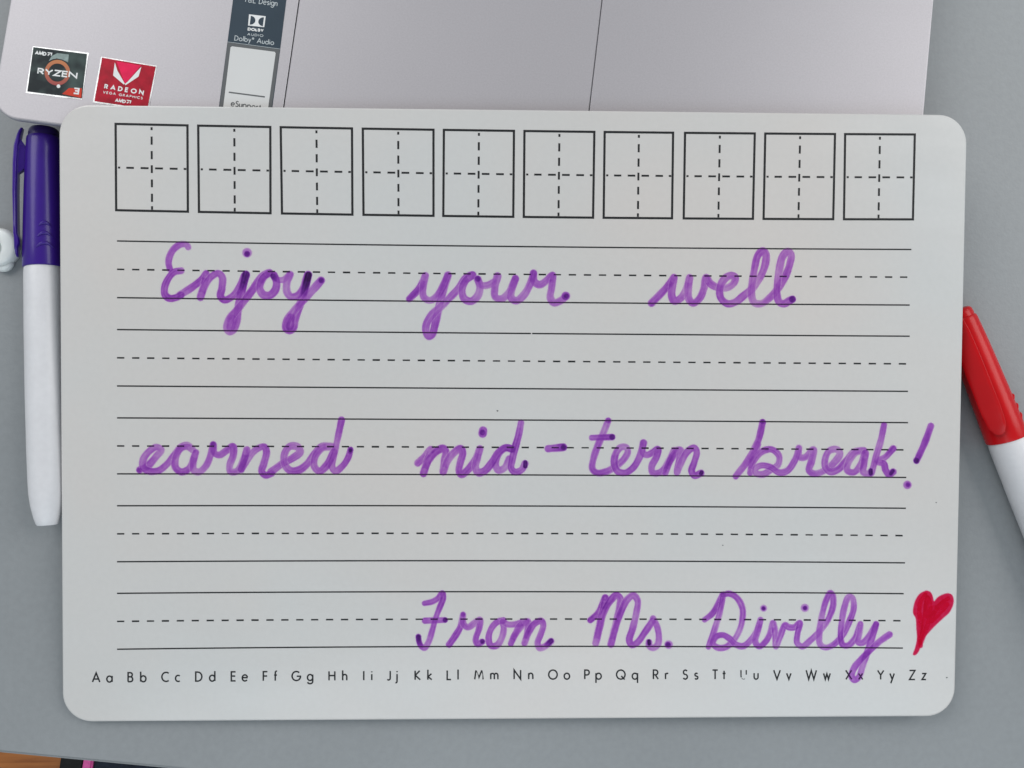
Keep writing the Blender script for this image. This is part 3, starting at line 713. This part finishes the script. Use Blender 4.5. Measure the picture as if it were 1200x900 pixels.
ink_layer(W_, 'purple cursive word break', 840, 480, 4.286, [
    ([(230, 64), (208, 155), (160, 250), (95, 335)], 3.9, 1.05),
    ([(205, 175), (180, 250), (168, 318), (180, 265), (225, 212), (275, 200), (312, 232), (308, 275), (275, 300), (230, 325), (195, 318), (195, 295), (225, 280), (268, 288), (312, 315), (352, 308), (390, 258), (412, 195)], 3.7, .8),
    ([(412, 192), (415, 238), (442, 240), (485, 202), (475, 260), (463, 305), (490, 322), (540, 306), (590, 265), (618, 222), (602, 200), (565, 207), (545, 245), (545, 290), (572, 312), (612, 298), (650, 255), (692, 210), (738, 205), (698, 215), (662, 262), (655, 305), (688, 315), (722, 278), (745, 218), (738, 275), (735, 315), (770, 322)], 3.9, .78),
    ([(840, 76), (825, 150), (800, 235), (778, 318)], 3.6, .95),
    ([(885, 195), (850, 235), (808, 262), (838, 272), (848, 305), (865, 325), (886, 312)], 3.7, .85),
    ([(772, 305), (773, 322)], 2.4, 1.9), ([(884, 308), (874, 322)], 2.1, 2.0), ([(888, 196), (850, 233)], 3.6, .5, 'fade'), ([(230, 60)], 2.8, 1.2, 'dot')])
ink_layer('exclamation_mark', 'purple exclamation mark after break', 840, 480, 4.286, [
    ([(1075, 82), (1045, 165), (1003, 258)], 3.7, 1.35), ([(1001, 255)], 3.2, 2.0, 'dot'), ([(957, 378)], 4.9, 1.2, 'dot'), ([(960, 377)], 2.6, 1.8, 'dot')])
ink_layer(W_, 'purple cursive word From', 470, 680, 6.0, [
    ([(165, 162), (215, 152), (262, 125), (290, 92), (296, 125), (272, 190), (245, 262), (220, 350), (195, 430), (165, 475), (140, 462), (126, 428), (122, 396)], 3.3, 1.0),
    ([(168, 284), (235, 281), (308, 279)], 3.5, 1.0),
    ([(338, 452), (380, 392), (418, 325), (436, 240), (438, 305), (470, 330), (515, 302), (555, 278), (548, 340), (525, 420), (540, 450), (570, 432)], 3.6, .95),
    ([(720, 282), (682, 290), (640, 330), (616, 400), (630, 458), (672, 458), (708, 405), (722, 335), (712, 290), (750, 310), (812, 308), (880, 288), (835, 320), (800, 380), (772, 445), (800, 385), (850, 320), (892, 288), (888, 360), (868, 442), (895, 370), (935, 308), (985, 285), (1000, 315), (980, 385), (960, 440), (975, 475), (1015, 462), (1055, 428)], 3.6, .88),
    ([(122, 398), (128, 440), (142, 465)], 2.8, 2.0, 'fade'), ([(310, 279)], 2.9, 2.8, 'dot'), ([(572, 430)], 2.9, 2.4, 'dot'), ([(1055, 426), (1020, 458)], 3.0, 2.2, 'fade'), ([(436, 240)], 2.6, .9, 'dot')])
ink_layer(W_, 'purple cursive word Ms', 670, 680, 6.667, [
    ([(145, 312), (200, 262), (240, 190), (262, 135), (250, 210), (222, 320), (187, 492), (215, 385), (250, 255), (298, 165), (348, 118), (378, 142), (368, 225), (338, 360), (306, 500), (345, 360), (385, 245), (430, 155), (482, 118), (515, 160), (505, 255), (475, 380), (450, 468), (468, 505), (510, 488), (570, 408), (632, 318)], 3.8, .92),
    ([(635, 298), (662, 350), (680, 430), (672, 500), (635, 528), (605, 510), (603, 484)], 3.7, .85),
    ([(603, 475), (605, 495)], 2.1, 2.6), ([(757, 503)], 4.8, 1.0, 'dot'), ([(752, 503)], 3.1, 2.6, 'dot'), ([(145, 312), (200, 262)], 3.2, .6, 'fade')])
ink_layer(W_, 'purple cursive word Divilly', 810, 680, 4.8, [
    ([(75, 222), (118, 188), (152, 132), (178, 78), (165, 165), (135, 265), (97, 375)], 3.3, .95),
    ([(178, 82), (215, 75), (258, 100), (288, 158), (286, 230), (265, 295), (228, 350), (188, 378), (148, 378), (122, 355), (140, 318), (178, 308), (215, 328), (252, 362), (292, 370), (340, 330), (375, 268), (390, 222), (372, 290), (360, 345), (382, 372), (422, 340), (448, 285), (460, 240), (472, 300), (476, 372), (500, 318), (528, 252), (545, 262), (578, 265), (610, 240), (598, 300), (596, 352), (625, 372), (670, 338), (722, 288), (770, 220), (798, 140), (795, 88), (782, 72), (758, 115), (735, 200), (720, 300), (725, 360), (755, 378), (800, 362), (850, 308), (890, 230), (914, 155), (905, 98), (885, 95), (862, 150), (846, 240), (840, 320), (852, 362), (882, 366), (922, 325), (952, 245), (945, 305), (938, 348), (962, 352), (1000, 315), (1040, 245)], 3.5, .88),
    ([(1040, 248), (1012, 340), (985, 420), (962, 490), (942, 545), (918, 560), (902, 538), (918, 490), (955, 445), (1002, 398), (1058, 345), (1115, 305)], 3.6, .95),
    ([(407, 157)], 4.0, .9, 'dot'), ([(407, 158)], 2.4, 2.6, 'dot'), ([(639, 155)], 5.0, .9, 'dot'), ([(640, 156)], 2.5, 2.6, 'dot')])
heart = [(410, 108), (450, 122), (475, 165), (490, 222), (530, 180), (590, 148), (640, 137), (680, 155), (697, 205), (690, 260), (650, 340), (590, 395), (500, 480), (430, 555), (385, 615), (350, 695), (325, 755), (290, 790), (268, 783), (285, 735), (305, 660), (312, 600), (305, 500), (298, 400), (272, 350), (275, 280), (300, 200), (350, 135)]
ink_layer('drawn_heart', 'red heart drawn with marker', 1040, 680, 9.0, [
    (heart, 1.0, .62, 'fill'),
    ([(400, 150), (350, 220), (335, 330), (350, 450), (345, 640), (380, 480), (400, 330), (420, 180), (450, 260), (440, 400), (390, 560), (350, 660)], 2.6, .75),
    ([(640, 190), (560, 250), (500, 330), (460, 430), (560, 340), (630, 250), (540, 300), (480, 280), (420, 380)], 2.5, .75),
    ([(345, 640), (348, 690)], 2.6, .5)], K=(0.06, 2.6, 1.45), body=(0.74, 0.010, 0.045), bodyk=.42)

# ------------------------------------------------------------------ markers
def lathe(profile, n=56, closed_ends=True):
    """profile: (t along x, radius)"""
    V, Fc = [], []
    for t, r in profile:
        for k in range(n):
            a = 2 * math.pi * k / n; V.append((t, r * math.sin(a), r * math.cos(a)))
    for i in range(len(profile) - 1):
        for k in range(n):
            j = (k + 1) % n; Fc.append((i * n + k, i * n + j, (i + 1) * n + j, (i + 1) * n + k))
    if closed_ends:
        Fc.append(tuple(range(n))); m_ = (len(profile) - 1) * n; Fc.append(tuple(range(m_ + n - 1, m_ - 1, -1)))
    bm = bmesh.new(); vs = [bm.verts.new(v) for v in V]
    for f_ in Fc: bm.faces.new([vs[i] for i in f_])
    me = bm_mesh(bm, smooth=True); return me
def shade(o, ang=35):
    me = o.data
    me.set_sharp_from_angle(angle=math.radians(ang))

def make_marker(name, label, p0, p1, length, capmat, plugmat, clip_deg, ridge_deg, zc=0.0071):
    a = up(p0, zc); b = up(p1, zc); x = (b - a); x[2] = 0; x /= np.linalg.norm(x); y = np.cross([0, 0, 1], x)
    Mx = Matrix(((x[0], y[0], 0, a[0]), (x[1], y[1], 0, a[1]), (0, 0, 1, 0), (0, 0, 0, 1)))
    root = thing(name, label, 'marker pen', Mx, 'whiteboard markers beside the board')
    mm = .001; CL = 51.0
    def part(pn, me, mat, lab=None, parent=root):
        o = link(pn, me, mat, parent, lab)
        if parent is root: o.location = (0, 0, zc)
        shade(o); return o
    cap = part('cap', lathe([(t * mm, r * mm) for t, r in ((3.6, 4.6), (3.7, 5.25), (4.2, 5.55), (5, 5.65), (12, 6.05), (22, 6.45), (34, 6.8), (44, 7.0), (CL - .8, 7.1), (CL - .2, 7.0), (CL, 6.7), (CL, 6.2))]), capmat)
    part('cap_plug', lathe([(t * mm, r * mm) for t, r in ((0, 1.0), (.1, 3.2), (.5, 4.3), (1.3, 4.85), (2.6, 5.05), (3.9, 5.0))]), plugmat)
    L = length * 1000
    part('barrel', lathe([(t * mm, r * mm) for t, r in ((CL - 1, 6.35), (CL + .15, 6.6), (CL + 2, 6.75), (CL + 22, 6.75), (CL + 45, 6.55), (CL + 65, 6.2), (L - 15, 5.9), (L - 11, 5.7), (L - 7, 5.2), (L - 2.5, 4.2), (L - .5, 3.55), (L, 3.2))]), M_barrel)
    # clip: swept bar standing off the cap
    th = math.radians(clip_deg); U = np.array([0, math.sin(th), math.cos(th)]); S2 = np.array([0, math.cos(th), -math.sin(th)])
    prof = ((1.0, 6.4, 7.2, 1.5), (2.2, 6.7, 7.8, 1.9), (4, 7.1, 8.4, 2.3), (8, 7.6, 9.2, 3.0), (14, 7.9, 9.5, 3.3), (24, 8.2, 9.6, 3.5), (36, 8.2, 9.4, 3.5), (39.5, 8.1, 9.4, 3.4), (41, 7.5, 9.3, 3.3), (43.0, 7.5, 9.3, 3.1), (44.4, 8.1, 9.2, 2.9), (46.4, 8.1, 9.0, 1.9), (47.2, 8.2, 8.8, .9))
    bm = bmesh.new(); rings = []
    for t, ua, ub, w in prof:
        c = (ua + ub) / 2; hu = (ub - ua) / 2; rg = []
        for k in range(16):
            q_ = 2 * math.pi * k / 16; cs, sn = math.cos(q_), math.sin(q_)
            fx_ = math.copysign(abs(cs) ** .5, cs) * w; fu = math.copysign(abs(sn) ** .6, sn) * hu + c
            rg.append(bm.verts.new(tuple(np.array([t, 0, 0]) * mm + U * fu * mm + S2 * fx_ * mm)))
        rings.append(rg)
    for r0_, r1_ in zip(rings, rings[1:]):
        for k in range(16): bm.faces.new((r0_[k], r0_[(k + 1) % 16], r1_[(k + 1) % 16], r1_[k]))
    bm.faces.new(rings[0]); bm.faces.new(rings[-1])
    clip = part('clip', bm_mesh(bm, smooth=True), capmat)
    bm = bmesh.new(); web = []
    for t, r0_, r1_, w in ((4.2, 5.0, 7.7, .9), (6.5, 5.0, 8.2, 1.3), (13, 5.0, 8.6, 1.3), (18, 5.5, 8.7, 1.2)):
        rt = r1_ if t < 18 else r1_
        web.append([bm.verts.new(tuple(np.array([t + ((0 if uu > 6 else 4.2 if t < 5 else 2.2 if t < 7 else 0) if t < 18 else (0 if uu > 6 else -2.8)), 0, 0]) * mm + U * uu * mm + S2 * ww * mm)) for uu, ww in ((r0_, -w), (r0_, w), (rt, w), (rt, -w))])
    for r0_, r1_ in zip(web, web[1:]):
        for k in range(4): bm.faces.new((r0_[k], r0_[(k + 1) % 4], r1_[(k + 1) % 4], r1_[k]))
    bm.faces.new(web[0]); bm.faces.new(web[-1])
    o = link('clip_web', bm_mesh(bm), capmat, clip)
    # three raised crescent ridges near the open end of the cap
    for k, (t0, span) in enumerate(((36.2, 17), (39.8, 21), (43.4, 25))):
        bm = bmesh.new(); rings = []
        for i in range(15):
            f_ = i / 14 * 2 - 1; ang = math.radians(ridge_deg + span * f_); tt = t0 + 1.6 * f_ * f_ * (span / 21)
            rb = 6.86 + .014 * (t0 - 36)
            rad = np.array([0, math.sin(ang), math.cos(ang)]); rr = .62 * (1 - .85 * abs(f_) ** 3); rg = []
            for j in range(8):
                q_ = 2 * math.pi * j / 8
                rg.append(bm.verts.new(tuple((np.array([tt + rr * 1.1 * math.cos(q_), 0, 0]) + rad * (rb + rr * .8 * math.sin(q_))) * mm)))
            rings.append(rg)
        for r0_, r1_ in zip(rings, rings[1:]):
            for j in range(8): bm.faces.new((r0_[j], r0_[(j + 1) % 8], r1_[(j + 1) % 8], r1_[j]))
        bm.faces.new(rings[0]); bm.faces.new(rings[-1])
        link('grip_ridge', bm_mesh(bm, smooth=True), capmat, cap)
    return root
make_marker('marker_pen', 'whiteboard marker with dark purple cap and white barrel, left of the board', (51.7, 150), (55.6, 616), 0.1413, M_purple, M_purple_d, -72, 28)
make_marker('marker_pen', 'whiteboard marker with red cap half under the right edge of the board', (1120.5, 362), (1181, 517), 0.1413, M_red, M_red, -42, 62)

# milky translucent cap at the left edge
c = up((-4, 289), 0.004)
pc = thing('plastic_cap', 'milky translucent round plastic cap at the left edge beside the purple marker clip', 'plastic cap', Matrix.Translation((c[0], c[1], 0)))
def dome(prof, n=40):
    V, Fc = [], []
    for r, z in prof:
        for k in range(n):
            a = 2 * math.pi * k / n; V.append((r * math.cos(a), r * math.sin(a), z))
    for i in range(len(prof) - 1):
        for k in range(n):
            j = (k + 1) % n; Fc.append((i * n + k, i * n + j, (i + 1) * n + j, (i + 1) * n + k))
    Fc.append(tuple(range(n))); m_ = (len(prof) - 1) * n; Fc.append(tuple(range(m_, m_ + n)))
    bm = bmesh.new(); vs = [bm.verts.new(v) for v in V]
    for f_ in Fc: bm.faces.new([vs[i] for i in f_])
    return bm_mesh(bm, smooth=True)
mm = .001
o = link('rim', dome([(6.2 * mm, 0), (6.9 * mm, .5 * mm), (7.1 * mm, 2.4 * mm), (6.9 * mm, 3.6 * mm), (6.3 * mm, 4.4 * mm), (5.6 * mm, 4.6 * mm), (3 * mm, 4.5 * mm), (.3 * mm, 4.45 * mm)]), M_milky, pc)
o = link('inner_cone', dome([(4.6 * mm, 4.2 * mm), (4.0 * mm, 4.9 * mm), (3.0 * mm, 5.3 * mm), (1.6 * mm, 5.6 * mm), (.3 * mm, 5.7 * mm)]), M_milky_in, pc); o.location = (-2.4 * mm, -.6 * mm, 0)
o = link('tab', dome([(2.9 * mm, .3 * mm), (3.6 * mm, .8 * mm), (3.7 * mm, 2.0 * mm), (3.0 * mm, 2.9 * mm), (.5 * mm, 3.2 * mm)]), M_milky, pc); o.location = (1.2 * mm, -5.0 * mm, 0)
